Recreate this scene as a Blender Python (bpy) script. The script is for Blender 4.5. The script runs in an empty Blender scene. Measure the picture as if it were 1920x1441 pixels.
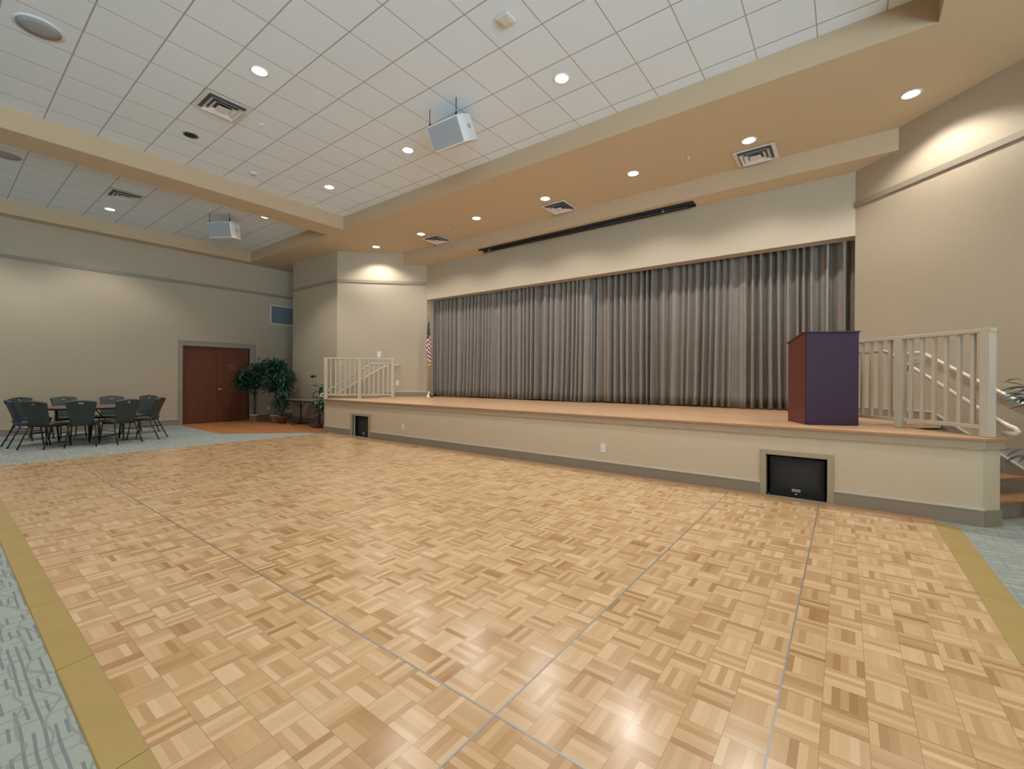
import bpy, bmesh, math, random
from mathutils import Vector, Matrix
C = bpy.context.scene.collection
PI = math.pi
R2 = math.sqrt(2)
random.seed(7)

# ------------------------------------------------------------------ materials
def new_mat(name):
    m = bpy.data.materials.new(name); m.use_nodes = True
    nt = m.node_tree
    return m, nt, nt.nodes['Principled BSDF']

def nd(nt, typ, **kw):
    n = nt.nodes.new(typ)
    for k, v in kw.items():
        if k == 'ins':
            for i, val in v.items():
                if hasattr(val, 'links'): nt.links.new(val, n.inputs[i])
                else: n.inputs[i].default_value = val
        else: setattr(n, k, v)
    return n

def mth(nt, op, a, b=0.0, c=None):
    ins = {0: a, 1: b}
    if c is not None: ins[2] = c
    return nd(nt, 'ShaderNodeMath', operation=op, ins=ins).outputs[0]

def mixc(nt, f, a, b, mode='MIX'):
    n = nd(nt, 'ShaderNodeMix', data_type='RGBA', blend_type=mode)
    for sock, val in ((n.inputs[0], f), (n.inputs[6], a), (n.inputs[7], b)):
        if hasattr(val, 'links'): nt.links.new(val, sock)
        else: sock.default_value = val if not isinstance(val, tuple) or len(val) == 4 else (*val, 1)
    return n.outputs[2]

def flat(name, col, rough=0.6, metal=0.0, spec=0.5, var=0.0, vscale=8.0, bump=0.0, bscale=200.0, coat=0.0, sheen=0.0):
    m, nt, b = new_mat(name)
    b.inputs['Base Color'].default_value = (*col, 1)
    b.inputs['Roughness'].default_value = rough
    b.inputs['Metallic'].default_value = metal
    b.inputs['Specular IOR Level'].default_value = spec
    b.inputs['Coat Weight'].default_value = coat
    b.inputs['Sheen Weight'].default_value = sheen
    co = nd(nt, 'ShaderNodeTexCoord').outputs['Object']
    if var > 0:
        no = nd(nt, 'ShaderNodeTexNoise', ins={'Vector': co, 'Scale': vscale, 'Detail': 4.0}).outputs[0]
        c = mixc(nt, no, tuple(x * (1 - var) for x in col), tuple(min(1, x * (1 + var)) for x in col))
        nt.links.new(c, b.inputs['Base Color'])
    if bump > 0:
        no = nd(nt, 'ShaderNodeTexNoise', ins={'Vector': co, 'Scale': bscale, 'Detail': 2.0}).outputs[0]
        bp = nd(nt, 'ShaderNodeBump', ins={'Height': no, 'Strength': bump, 'Distance': 0.002})
        nt.links.new(bp.outputs[0], b.inputs['Normal'])
    return m

def emit(name, col, s):
    m, nt, b = new_mat(name)
    b.inputs['Base Color'].default_value = (*col, 1)
    b.inputs['Emission Color'].default_value = (*col, 1)
    b.inputs['Emission Strength'].default_value = s
    return m

def tile_mat(name, ox, oy):
    m, nt, b = new_mat(name)
    co = nd(nt, 'ShaderNodeTexCoord').outputs['Object']
    s = nd(nt, 'ShaderNodeSeparateXYZ', ins={0: co})
    S = 0.6096
    def line(v, o, w):
        f = mth(nt, 'DIVIDE', mth(nt, 'SUBTRACT', v, o), S)
        d = mth(nt, 'ABSOLUTE', mth(nt, 'SUBTRACT', mth(nt, 'FRACT', mth(nt, 'ADD', f, 100.5)), 0.5))
        return mth(nt, 'LESS_THAN', d, w / S / 2)
    lx = line(s.outputs[0], ox, 0.012); ly = line(s.outputs[1], oy, 0.016)
    ln = mth(nt, 'MAXIMUM', lx, ly)
    ix = mth(nt, 'FLOOR', mth(nt, 'DIVIDE', mth(nt, 'SUBTRACT', s.outputs[0], ox), S))
    iy = mth(nt, 'FLOOR', mth(nt, 'DIVIDE', mth(nt, 'SUBTRACT', s.outputs[1], oy), S))
    cv = nd(nt, 'ShaderNodeCombineXYZ', ins={0: ix, 1: iy})
    wn = nd(nt, 'ShaderNodeTexWhiteNoise', ins={'Vector': cv.outputs[0]}).outputs['Value']
    base = mixc(nt, wn, (0.785, 0.87, 0.94), (0.815, 0.90, 0.965))
    sp = nd(nt, 'ShaderNodeTexNoise', ins={'Vector': co, 'Scale': 70.0, 'Detail': 3.0}).outputs[0]
    base = mixc(nt, mth(nt, 'MULTIPLY', sp, 0.18), base, (0.5, 0.5, 0.5))
    c = mixc(nt, ln, base, (0.40, 0.40, 0.40))
    nt.links.new(c, b.inputs['Base Color'])
    b.inputs['Roughness'].default_value = 0.9
    bp = nd(nt, 'ShaderNodeBump', ins={'Height': sp, 'Strength': 0.3, 'Distance': 0.004})
    nt.links.new(bp.outputs[0], b.inputs['Normal'])
    return m

def parquet_mat():
    m, nt, b = new_mat('parquet_oak')
    co = nd(nt, 'ShaderNodeTexCoord').outputs['Object']
    rnd = nd(nt, 'ShaderNodeObjectInfo').outputs['Random']
    s = nd(nt, 'ShaderNodeSeparateXYZ', ins={0: co})
    bx, by = 0.9135 / 6, 0.905 / 6
    u = mth(nt, 'DIVIDE', s.outputs[0], bx); v = mth(nt, 'DIVIDE', s.outputs[1], by)
    iu = mth(nt, 'FLOOR', u); iv = mth(nt, 'FLOOR', v)
    fu = mth(nt, 'FRACT', u); fv = mth(nt, 'FRACT', v)
    par = mth(nt, 'MODULO', mth(nt, 'ADD', mth(nt, 'ADD', iu, iv), 100.0), 2.0)
    ac = mth(nt, 'ADD', mth(nt, 'MULTIPLY', fu, par), mth(nt, 'MULTIPLY', fv, mth(nt, 'SUBTRACT', 1.0, par)))
    al = mth(nt, 'ADD', mth(nt, 'MULTIPLY', fv, par), mth(nt, 'MULTIPLY', fu, mth(nt, 'SUBTRACT', 1.0, par)))
    st = mth(nt, 'FLOOR', mth(nt, 'MULTIPLY', ac, 5.0))
    seed = nd(nt, 'ShaderNodeCombineXYZ', ins={0: mth(nt, 'ADD', iu, mth(nt, 'MULTIPLY', rnd, 917.0)), 1: mth(nt, 'ADD', iv, mth(nt, 'MULTIPLY', st, 13.7)), 2: par})
    w = nd(nt, 'ShaderNodeTexWhiteNoise', ins={'Vector': seed.outputs[0]}).outputs['Value']
    seedb = nd(nt, 'ShaderNodeCombineXYZ', ins={0: mth(nt, 'ADD', iu, mth(nt, 'MULTIPLY', rnd, 531.0)), 1: iv, 2: 5.0})
    wb = nd(nt, 'ShaderNodeTexWhiteNoise', ins={'Vector': seedb.outputs[0]}).outputs['Value']
    w2 = mth(nt, 'ADD', mth(nt, 'MULTIPLY', w, 0.72), mth(nt, 'MULTIPLY', wb, 0.28))
    cr = nd(nt, 'ShaderNodeValToRGB', ins={0: w2})
    e = cr.color_ramp.elements
    e[0].position = 0.0; e[0].color = (0.575, 0.415, 0.255, 1)
    e[1].position = 1.0; e[1].color = (0.265, 0.137, 0.055, 1)
    x = cr.color_ramp.elements.new(0.45); x.color = (0.48, 0.32, 0.175, 1)
    x = cr.color_ramp.elements.new(0.8); x.color = (0.37, 0.222, 0.104, 1)
    gv = nd(nt, 'ShaderNodeCombineXYZ', ins={0: mth(nt, 'MULTIPLY', ac, 22.0), 1: mth(nt, 'MULTIPLY', al, 1.6), 2: mth(nt, 'MULTIPLY', w, 50.0)})
    g = nd(nt, 'ShaderNodeTexNoise', ins={'Vector': gv.outputs[0], 'Scale': 1.0, 'Detail': 3.0, 'Distortion': 0.6}).outputs[0]
    c = mixc(nt, mth(nt, 'MULTIPLY', g, 0.42), cr.outputs[0], mixc(nt, 0.6, cr.outputs[0], (0.36, 0.2, 0.09)))
    def gap(f, wd):
        return mth(nt, 'GREATER_THAN', mth(nt, 'ABSOLUTE', mth(nt, 'SUBTRACT', f, 0.5)), 0.5 - wd)
    gl = mth(nt, 'MAXIMUM', gap(fu, 0.009), gap(fv, 0.009))
    gs = mth(nt, 'MULTIPLY', gap(mth(nt, 'FRACT', mth(nt, 'MULTIPLY', ac, 5.0)), 0.02), 0.35)
    c = mixc(nt, mth(nt, 'MULTIPLY', mth(nt, 'MAXIMUM', gl, gs), 0.7), c, (0.26, 0.145, 0.065))
    nt.links.new(c, b.inputs['Base Color'])
    b.inputs['Roughness'].default_value = 0.34
    b.inputs['Specular IOR Level'].default_value = 0.45
    rn = nd(nt, 'ShaderNodeTexNoise', ins={'Vector': co, 'Scale': 6.0, 'Detail': 4.0}).outputs[0]
    nt.links.new(mth(nt, 'ADD', mth(nt, 'MULTIPLY', rn, 0.14), 0.15), b.inputs['Roughness'])
    bp = nd(nt, 'ShaderNodeBump', ins={'Height': g, 'Strength': 0.12, 'Distance': 0.001})
    nt.links.new(bp.outputs[0], b.inputs['Normal'])
    return m

def plank_mat(name, c1, c2, width, axis, rough=0.35, length=1.2):
    m, nt, b = new_mat(name)
    co = nd(nt, 'ShaderNodeTexCoord').outputs['Object']
    s = nd(nt, 'ShaderNodeSeparateXYZ', ins={0: co})
    a, l = (s.outputs[1], s.outputs[0]) if axis == 'x' else (s.outputs[0], s.outputs[1])
    ia = mth(nt, 'FLOOR', mth(nt, 'DIVIDE', a, width))
    wo = nd(nt, 'ShaderNodeTexWhiteNoise', noise_dimensions='1D', ins={'W': ia}).outputs['Value']
    il = mth(nt, 'FLOOR', mth(nt, 'ADD', mth(nt, 'DIVIDE', l, length), mth(nt, 'MULTIPLY', wo, 7.0)))
    cv = nd(nt, 'ShaderNodeCombineXYZ', ins={0: ia, 1: il})
    w = nd(nt, 'ShaderNodeTexWhiteNoise', ins={'Vector': cv.outputs[0]}).outputs['Value']
    gv = nd(nt, 'ShaderNodeCombineXYZ', ins={0: mth(nt, 'MULTIPLY', a, 60.0), 1: mth(nt, 'MULTIPLY', l, 3.0), 2: mth(nt, 'MULTIPLY', w, 9.0)})
    g = nd(nt, 'ShaderNodeTexNoise', ins={'Vector': gv.outputs[0], 'Scale': 1.0, 'Detail': 3.0}).outputs[0]
    f = mth(nt, 'ADD', mth(nt, 'MULTIPLY', w, 0.55), mth(nt, 'MULTIPLY', g, 0.45))
    nt.links.new(mixc(nt, f, c1, c2), b.inputs['Base Color'])
    b.inputs['Roughness'].default_value = rough
    return m

def grain_mat(name, c1, c2, rough=0.4, sx=40.0, sz=2.0, coat=0.0):
    m, nt, b = new_mat(name)
    co = nd(nt, 'ShaderNodeTexCoord').outputs['Object']
    mp = nd(nt, 'ShaderNodeMapping', ins={'Vector': co, 'Scale': (sx, sx, sz)})
    g = nd(nt, 'ShaderNodeTexNoise', ins={'Vector': mp.outputs[0], 'Scale': 1.0, 'Detail': 4.0, 'Distortion': 0.4}).outputs[0]
    nt.links.new(mixc(nt, g, c1, c2), b.inputs['Base Color'])
    b.inputs['Roughness'].default_value = rough
    b.inputs['Coat Weight'].default_value = coat
    b.inputs['Specular IOR Level'].default_value = 0.25
    return m

def carpet_mat():
    m, nt, b = new_mat('patterned_carpet')
    co = nd(nt, 'ShaderNodeTexCoord').outputs['Object']
    s = nd(nt, 'ShaderNodeSeparateXYZ', ins={0: co})
    X, Y = s.outputs[0], s.outputs[1]
    wob = nd(nt, 'ShaderNodeTexNoise', ins={'Vector': co, 'Scale': 1.3, 'Detail': 2.0}).outputs[0]
    y2 = mth(nt, 'ADD', Y, mth(nt, 'MULTIPLY', wob, 0.05))
    iy = mth(nt, 'FLOOR', mth(nt, 'DIVIDE', y2, 0.030)); fy = mth(nt, 'FRACT', mth(nt, 'DIVIDE', y2, 0.030))
    seg = nd(nt, 'ShaderNodeCombineXYZ', ins={0: mth(nt, 'FLOOR', mth(nt, 'DIVIDE', X, 0.11)), 1: iy})
    r = nd(nt, 'ShaderNodeTexWhiteNoise', ins={'Vector': seg.outputs[0]}).outputs['Value']
    dash = mth(nt, 'MULTIPLY', mth(nt, 'LESS_THAN', fy, 0.34), mth(nt, 'GREATER_THAN', r, 0.42))
    ix = mth(nt, 'FLOOR', mth(nt, 'DIVIDE', X, 0.075)); fx = mth(nt, 'FRACT', mth(nt, 'DIVIDE', X, 0.075))
    seg2 = nd(nt, 'ShaderNodeCombineXYZ', ins={0: ix, 1: mth(nt, 'FLOOR', mth(nt, 'DIVIDE', Y, 0.09))})
    r2 = nd(nt, 'ShaderNodeTexWhiteNoise', ins={'Vector': seg2.outputs[0]}).outputs['Value']
    cross = mth(nt, 'MULTIPLY', mth(nt, 'LESS_THAN', fx, 0.16), mth(nt, 'GREATER_THAN', r2, 0.35))
    pile = nd(nt, 'ShaderNodeTexNoise', ins={'Vector': co, 'Scale': 220.0, 'Detail': 2.0}).outputs[0]
    big = nd(nt, 'ShaderNodeTexNoise', ins={'Vector': co, 'Scale': 0.9, 'Detail': 2.0}).outputs[0]
    base = mixc(nt, big, (0.275, 0.31, 0.275), (0.32, 0.338, 0.30))
    base = mixc(nt, mth(nt, 'MULTIPLY', cross, 0.6), base, (0.20, 0.22, 0.21))
    base = mixc(nt, mth(nt, 'MULTIPLY', dash, 0.75), base, (0.11, 0.135, 0.155))
    wv = nd(nt, 'ShaderNodeTexWave', wave_type='RINGS', ins={'Vector': co, 'Scale': 2.2, 'Distortion': 11.0, 'Detail': 2.0, 'Detail Scale': 0.9}).outputs['Fac']
    sw = mth(nt, 'LESS_THAN', mth(nt, 'ABSOLUTE', mth(nt, 'SUBTRACT', wv, 0.5)), 0.13)
    base = mixc(nt, mth(nt, 'MULTIPLY', sw, 0.75), base, (0.22, 0.215, 0.20))
    c = mixc(nt, mth(nt, 'MULTIPLY', pile, 0.35), base, (0.16, 0.18, 0.18))
    nt.links.new(c, b.inputs['Base Color'])
    b.inputs['Roughness'].default_value = 0.95
    b.inputs['Specular IOR Level'].default_value = 0.1
    bp = nd(nt, 'ShaderNodeBump', ins={'Height': pile, 'Strength': 0.5, 'Distance': 0.006})
    nt.links.new(bp.outputs[0], b.inputs['Normal'])
    return m

M = {}
M['wall'] = flat('wall_vinyl', (0.44, 0.365, 0.265), 0.62, var=0.05, vscale=30, bump=0.25, bscale=350, spec=0.3)
M['soffit'] = flat('soffit_bounce_tone', (0.60, 0.475, 0.31), 0.7, var=0.02, vscale=3, spec=0.3)  # tan lightened and warmed by floor-bounce light put into the colour
M['bulk'] = flat('bulkhead_shade_tone', (0.53, 0.395, 0.255), 0.65, var=0.03, vscale=3, spec=0.3)  # same tan made darker, shade of the upright faces in the colour
M['stagewall'] = flat('stage_front_tan', (0.54, 0.445, 0.32), 0.6, var=0.04, vscale=30, bump=0.2, bscale=350, spec=0.3)  # lighter tan than the walls
M['base'] = flat('baseboard_paint', (0.25, 0.205, 0.155), 0.5, var=0.05)
M['fascia'] = flat('fascia_paint', (0.36, 0.265, 0.18), 0.5)
M['bead'] = flat('bead_paint', (0.52, 0.48, 0.41), 0.35)
M['chair_rail'] = flat('rail_trim_paint', (0.27, 0.225, 0.17), 0.5)
M['frame'] = flat('frame_paint', (0.29, 0.25, 0.205), 0.45)
M['spkframe'] = flat('speaker_frame_paint', (0.34, 0.285, 0.195), 0.5)
M['railing'] = flat('railing_enamel', (0.49, 0.43, 0.345), 0.4)
M['handrail'] = flat('handrail_enamel', (0.62, 0.57, 0.48), 0.22, coat=0.3)
M['tile'] = tile_mat('ceiling_tile', -4.537, 3.501)
M['tile2'] = tile_mat('ceiling_tile_side', -12.262, 3.501)
M['parquet'] = parquet_mat()
M['alu'] = flat('aluminium_edge', (0.27, 0.27, 0.27), 0.4, metal=0.7)
M['seam'] = flat('seam_brown', (0.30, 0.20, 0.12), 0.35, metal=0.3)
M['gold'] = flat('gold_ramp', (0.33, 0.23, 0.078), 0.5, metal=0.15, var=0.12, vscale=4)
M['carpet'] = carpet_mat()
M['deck'] = plank_mat('stage_boards', (0.62, 0.40, 0.235), (0.47, 0.28, 0.15), 0.057, 'x', 0.28)
M['entry'] = plank_mat('entry_planks', (0.44, 0.185, 0.07), (0.30, 0.115, 0.04), 0.09, 'x', 0.4)
M['nosing'] = plank_mat('nosing_wood', (0.42, 0.235, 0.125), (0.34, 0.18, 0.09), 0.03, 'x', 0.35)
M['tread'] = plank_mat('tread_wood', (0.42, 0.22, 0.11), (0.32, 0.16, 0.075), 0.06, 'x', 0.4)
M['curtain'] = flat('velvet', (0.265, 0.232, 0.203), 0.9, var=0.12, vscale=5, sheen=0.0, spec=0.08)
M['black'] = flat('black_paint', (0.012, 0.012, 0.014), 0.5, bump=0.1)
M['grille'] = flat('speaker_grille', (0.018, 0.018, 0.021), 0.45, bump=0.8, bscale=500)
M['chrome'] = flat('chrome', (0.75, 0.75, 0.75), 0.15, metal=1)
M['badge'] = flat('badge_metal', (0.55, 0.55, 0.5), 0.35, metal=0.6)
M['white'] = flat('white_plastic', (0.72, 0.72, 0.71), 0.45)
M['offwhite'] = flat('offwhite_plastic', (0.66, 0.63, 0.57), 0.45)
M['greyg'] = flat('grey_cloth_grille', (0.36, 0.365, 0.38), 0.8, bump=0.5, bscale=400)
M['throat'] = flat('vent_throat', (0.13, 0.13, 0.135), 0.7)
M['darkg'] = flat('dark_slot', (0.02, 0.025, 0.03), 0.7)
M['returng'] = flat('return_grille', (0.17, 0.20, 0.24), 0.6)
M['door'] = grain_mat('walnut_veneer', (0.155, 0.055, 0.026), (0.095, 0.032, 0.016), 0.42, 18, 1.2)
M['sign'] = flat('sign_brown', (0.20, 0.085, 0.05), 0.5)
M['lect'] = grain_mat('lectern_daylight_sheen', (0.046, 0.018, 0.044), (0.026, 0.010, 0.027), 0.5, 60, 1.5, coat=0.0)  # dark wood with a purple-blue daylight sheen put into the colour
M['lect_side'] = grain_mat('lectern_mahogany', (0.155, 0.042, 0.03), (0.10, 0.026, 0.02), 0.45, 60, 1.5, coat=0.1)
M['vinyl'] = flat('green_vinyl', (0.034, 0.044, 0.039), 0.5, bump=0.1)
M['vinylb'] = flat('vinyl_blue_cast', (0.022, 0.036, 0.075), 0.5, bump=0.1)  # the chairs' vinyl with a blue light cast put into the colour
M['leg'] = flat('bronze_tube', (0.04, 0.037, 0.033), 0.4, metal=0.4)
M['legb'] = flat('tube_blue_cast', (0.025, 0.03, 0.06), 0.4, metal=0.4)  # chair tube with the same blue cast put into its colour
M['tabletop'] = grain_mat('table_laminate', (0.17, 0.105, 0.085), (0.12, 0.07, 0.058), 0.35, 8, 8)
M['grey_top'] = flat('grey_laminate', (0.14, 0.13, 0.12), 0.4)
M['leafd'] = flat('ficus_leaf', (0.016, 0.075, 0.05), 0.38, var=0.5, vscale=5)
M['leafl'] = flat('broad_leaf', (0.05, 0.135, 0.07), 0.35, var=0.4, vscale=5)
M['leafb'] = flat('blue_leaf', (0.03, 0.085, 0.12), 0.35, var=0.4, vscale=6)
M['bark'] = flat('bark', (0.06, 0.05, 0.042), 0.9, var=0.3)
M['terra'] = flat('terracotta', (0.42, 0.27, 0.21), 0.8, var=0.1)
M['terrad'] = flat('dark_terracotta', (0.13, 0.075, 0.055), 0.8, var=0.1)
M['soil'] = flat('soil', (0.03, 0.022, 0.016), 0.95)
M['lamp'] = emit('lamp_lens', (1.0, 0.98, 0.95), 12.0)
M['brass'] = flat('brass', (0.75, 0.60, 0.33), 0.2, metal=1)
M['polewood'] = flat('pole_wood', (0.42, 0.28, 0.10), 0.35)
M['red'] = flat('flag_red', (0.30, 0.03, 0.035), 0.7)
M['fwhite'] = flat('flag_white', (0.68, 0.66, 0.66), 0.7)
M['blue'] = flat('flag_blue', (0.018, 0.028, 0.075), 0.7)
M['fringe'] = flat('gold_fringe', (0.55, 0.33, 0.09), 0.6)
M['led'] = emit('power_led', (0.2, 0.3, 1.0), 3.0)

# ------------------------------------------------------------------ mesh helpers
class MB:
    def __init__(s): s.bm = bmesh.new()
    def face(s, pts, mi=0):
        f = s.bm.faces.new([s.bm.verts.new(p) for p in pts]); f.material_index = mi; return f
    def box(s, a, b, mi=0, mat=None):
        x0, y0, z0 = (min(a[i], b[i]) for i in range(3)); x1, y1, z1 = (max(a[i], b[i]) for i in range(3))
        v = [Vector(p) for p in ((x0,y0,z0),(x1,y0,z0),(x1,y1,z0),(x0,y1,z0),(x0,y0,z1),(x1,y0,z1),(x1,y1,z1),(x0,y1,z1))]
        if mat: v = [mat @ p for p in v]
        v = [s.bm.verts.new(p) for p in v]
        for q in ((3,2,1,0),(4,5,6,7),(0,1,5,4),(1,2,6,5),(2,3,7,6),(3,0,4,7)):
            s.bm.faces.new([v[i] for i in q]).material_index = mi
        return s
    def prism(s, poly, z0, z1, mi=0):
        A = [s.bm.verts.new((p[0], p[1], z0)) for p in poly]; B = [s.bm.verts.new((p[0], p[1], z1)) for p in poly]
        n = len(poly)
        ar = sum(poly[i][0]*poly[(i+1)%n][1]-poly[(i+1)%n][0]*poly[i][1] for i in range(n))
        if ar < 0: A.reverse(); B.reverse()
        fs = [s.bm.faces.new(A[::-1]), s.bm.faces.new(B)]
        for i in range(n): fs.append(s.bm.faces.new((A[i], A[(i+1)%n], B[(i+1)%n], B[i])))
        for f in fs: f.material_index = mi
        return s
    def ext(s, pts, vec, mi=0):          # planar polygon extruded by a vector
        v = Vector(vec); A = [s.bm.verts.new(p) for p in pts]; B = [s.bm.verts.new(Vector(p) + v) for p in pts]
        n = len(pts); fs = [s.bm.faces.new(A[::-1]), s.bm.faces.new(B)]
        for i in range(n): fs.append(s.bm.faces.new((A[i], A[(i+1)%n], B[(i+1)%n], B[i])))
        for f in fs: f.material_index = mi
        return s
    def tube(s, pts, r, seg=8, mi=0, caps=True):
        pts = [Vector(p) for p in pts]; rs = r if isinstance(r, (list, tuple)) else [r]*len(pts)
        rings = []; prev = None
        for i, p in enumerate(pts):
            t = (pts[min(i+1, len(pts)-1)] - pts[max(i-1, 0)]).normalized()
            if prev is None:
                a = Vector((0,0,1)) if abs(t.z) < 0.9 else Vector((1,0,0))
                n = t.cross(a).normalized()
            else: n = (prev - t*prev.dot(t)).normalized()
            prev = n; bn = t.cross(n)
            rings.append([s.bm.verts.new(p + rs[i]*(math.cos(2*PI*k/seg)*n + math.sin(2*PI*k/seg)*bn)) for k in range(seg)])
        for a, b in zip(rings, rings[1:]):
            for k in range(seg):
                f = s.bm.faces.new((a[k], a[(k+1)%seg], b[(k+1)%seg], b[k])); f.material_index = mi; f.smooth = True
        if caps:
            s.bm.faces.new(rings[0][::-1]).material_index = mi; s.bm.faces.new(rings[-1]).material_index = mi
        return s
    def lathe(s, prof, seg=24, mi=0, o=(0,0,0), caps=True):
        o = Vector(o); rings = []
        for r, z in prof:
            rings.append([s.bm.verts.new(o + Vector((max(r,1e-4)*math.cos(2*PI*k/seg), max(r,1e-4)*math.sin(2*PI*k/seg), z))) for k in range(seg)])
        for a, b in zip(rings, rings[1:]):
            for k in range(seg):
                f = s.bm.faces.new((a[k], a[(k+1)%seg], b[(k+1)%seg], b[k])); f.material_index = mi; f.smooth = True
        if caps:
            s.bm.faces.new(rings[0][::-1]).material_index = mi; s.bm.faces.new(rings[-1]).material_index = mi
        return s
    def build(s, name, mats, parent=None, loc=(0,0,0), rz=0, bevel=0, smooth=False):
        bmesh.ops.recalc_face_normals(s.bm, faces=s.bm.faces)
        me = bpy.data.meshes.new(name); s.bm.to_mesh(me); s.bm.free()
        for m in (mats if isinstance(mats, list) else [mats]): me.materials.append(m)
        if smooth:
            for p in me.polygons: p.use_smooth = True
        o = bpy.data.objects.new(name, me); C.objects.link(o)
        o.location = loc; o.rotation_euler = (0,0,rz)
        if parent: o.parent = parent
        if bevel:
            b = o.modifiers.new('bevel', 'BEVEL'); b.width = bevel; b.segments = 2; b.limit_method = 'ANGLE'
        return o

def tag(o, label, cat, group=None):
    o['label'] = label; o['category'] = cat
    if group: o['group'] = group
    return o
def thing(name, label, cat, loc=(0,0,0), rz=0, group=None):
    o = bpy.data.objects.new(name, None); C.objects.link(o); o.location = loc; o.rotation_euler = (0,0,rz)
    o.empty_display_size = 0.1
    return tag(o, label, cat, group)
def struct(o): o['kind'] = 'structure'; return o
def copy_tree(o, loc, rz=0, label=None, parent=None):
    c = o.copy(); C.objects.link(c)
    if parent: c.parent = parent
    else:
        c.location = loc; c.rotation_euler = (0,0,rz)
        if label: c['label'] = label
    for ch in list(o.children): copy_tree(ch, None, parent=c)
    return c

# ------------------------------------------------------------------ dimensions
ZT, ZS, ZD = 5.341, 5.02, 0.845        # tile ceiling, soffit, stage deck
XW = -15.35                            # left wall
YA = 7.07                              # wall beside the stage
XR, YB = 6.6, -9.0                     # right and back limits of the hall
CLX, CRX = -11.63, 1.91                # corners where the splayed walls start
JLX, JRX, YP = -9.84, 0.12, 8.86       # proscenium opening
MIR = -9.71                            # mirror of the right stair: X' = MIR - X

# ------------------------------------------------------------------ shell
struct(MB().box((XW-0.2, YB-0.2, -0.2), (XR+0.2, 11.2, 0)).build('floor', M['carpet']))
ent = MB().prism([(XW, 4.36), (-12.2, 4.33), (-10.52, 5.98), (-10.2, 6.9), (-11.6, 7.06), (-14.16, 7.06), (-14.2, 10.5), (XW, 10.5)], 0.0, 0.006)
struct(ent.build('floor_entry', M['entry']))
struct(MB().box((-9.9, YB-0.1, ZT), (0.78, 6.2, ZT+0.1)).build('ceiling', M['tile']))
struct(MB().box((-15.1, YB-0.1, ZT), (-10.5, 6.2, ZT+0.1)).build('ceiling_side', M['tile2']))
def tone_by_facing(o):      # floor-bounce light put into the colour: undersides lighter and warmer, upright faces darker
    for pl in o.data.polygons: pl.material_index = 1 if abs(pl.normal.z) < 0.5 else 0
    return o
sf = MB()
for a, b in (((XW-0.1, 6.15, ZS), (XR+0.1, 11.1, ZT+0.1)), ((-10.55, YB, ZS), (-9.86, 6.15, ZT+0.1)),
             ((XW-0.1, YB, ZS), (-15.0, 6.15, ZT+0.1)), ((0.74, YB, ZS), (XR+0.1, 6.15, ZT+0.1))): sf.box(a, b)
struct(tone_by_facing(sf.build('ceiling_soffit', [M['soffit'], M['bulk']])))
struct(tone_by_facing(MB().box((-10.45, 8.38, 4.70), (0.73, YP+0.02, ZS)).build('ceiling_bulkhead', [M['soffit'], M['bulk']])))
# left wall with the door opening
wl = MB()
wl.box((XW-0.2, YB, 0), (XW, 4.46, ZS)); wl.box((XW-0.2, 6.26, 0), (XW, 11.0, ZS)); wl.box((XW-0.2, 4.46, 2.30), (XW, 6.26, ZS)); wl.box((XW-0.25, 4.3, -0.1), (XW-0.2, 6.4, 2.5))  # last box: added backing that blocks light leaking through the door gap
struct(wl.build('wall_left', M['wall']))
struct(MB().prism([(CLX, YA), (-14.17, YA), (-14.17, 11.0), (-13.97, 11.0), (-13.97, YA+0.2), (CLX-0.08, YA+0.2)], 0, ZS).build('wall_alcove', M['wall']))
def splay(sx):
    P = [(CLX, YA), (JLX, YP), (JLX, YP+0.27), (JLX-0.2, YP+0.27), (JLX-0.2, YP+0.08), (CLX-0.08, YA+0.2)]
    return [((MIR - 0.01 - x) if sx else x, y) for x, y in P]
struct(MB().prism(splay(False), 0, ZS).build('wall_splay_left', M['wall']))
PR = [(CRX, YA), (JRX, YP), (JRX, YP+0.27), (JRX+0.2, YP+0.27), (JRX+0.2, YP+0.08), (CRX+0.08, YA+0.2)]
struct(MB().prism(PR, 0, ZS).build('wall_splay_right', M['wall']))
struct(MB().box((CRX, YA, 0), (XR, YA+0.2, ZS)).build('wall_right_front', M['wall']))
struct(MB().box((JLX-0.2, YP, 3.69), (JRX+0.2, YP+0.27, ZS)).build('wall_proscenium', M['wall']))
struct(MB().box((-14.0, 11.0, 0), (3.0, 11.2, ZS)).build('wall_stage_back', M['black']))
struct(MB().box((XW, 10.5, 0), (-14.17, 10.7, ZS)).build('wall_alcove_end', M['wall']))
# rear and right walls carry unseen windows, sized and placed to light the ceiling
wb = MB(); xs = [XW]
n = 6; ww = 2.5; pitch = (XR - XW) / n
wb.box((XW-0.2, YB-0.2, 0), (XR+0.2, YB, 0.12)); wb.box((XW-0.2, YB-0.2, 3.9), (XR+0.2, YB, ZT))
wb.box((XW-0.2, YB-0.2, 0.12), (XR-2.8, YB, 3.9)); wb.box((XR-0.3, YB-0.2, 0.12), (XR+0.2, YB, 3.9))
struct(wb.build('wall_back', M['wall']))
wr = MB(); n = 3; ww = 3.5; L0, L1 = YB, 2.4; pitch = (L1-L0)/n
wr.box((XR, L0, 0), (XR+0.2, YA+0.2, 0.12)); wr.box((XR, L0, 3.9), (XR+0.2, YA+0.2, ZT)); wr.box((XR, L1+0.2, 0.12), (XR+0.2, YA+0.2, 3.9))
for i in range(n+1):
    ya = L0 + pitch*i - (pitch-ww)/2; yb = ya + (pitch-ww)
    wr.box((XR, max(ya, L0), 0.12), (XR+0.2, min(yb, L1+0.2), 3.9))
struct(wr.build('wall_right', M['wall']))

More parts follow.
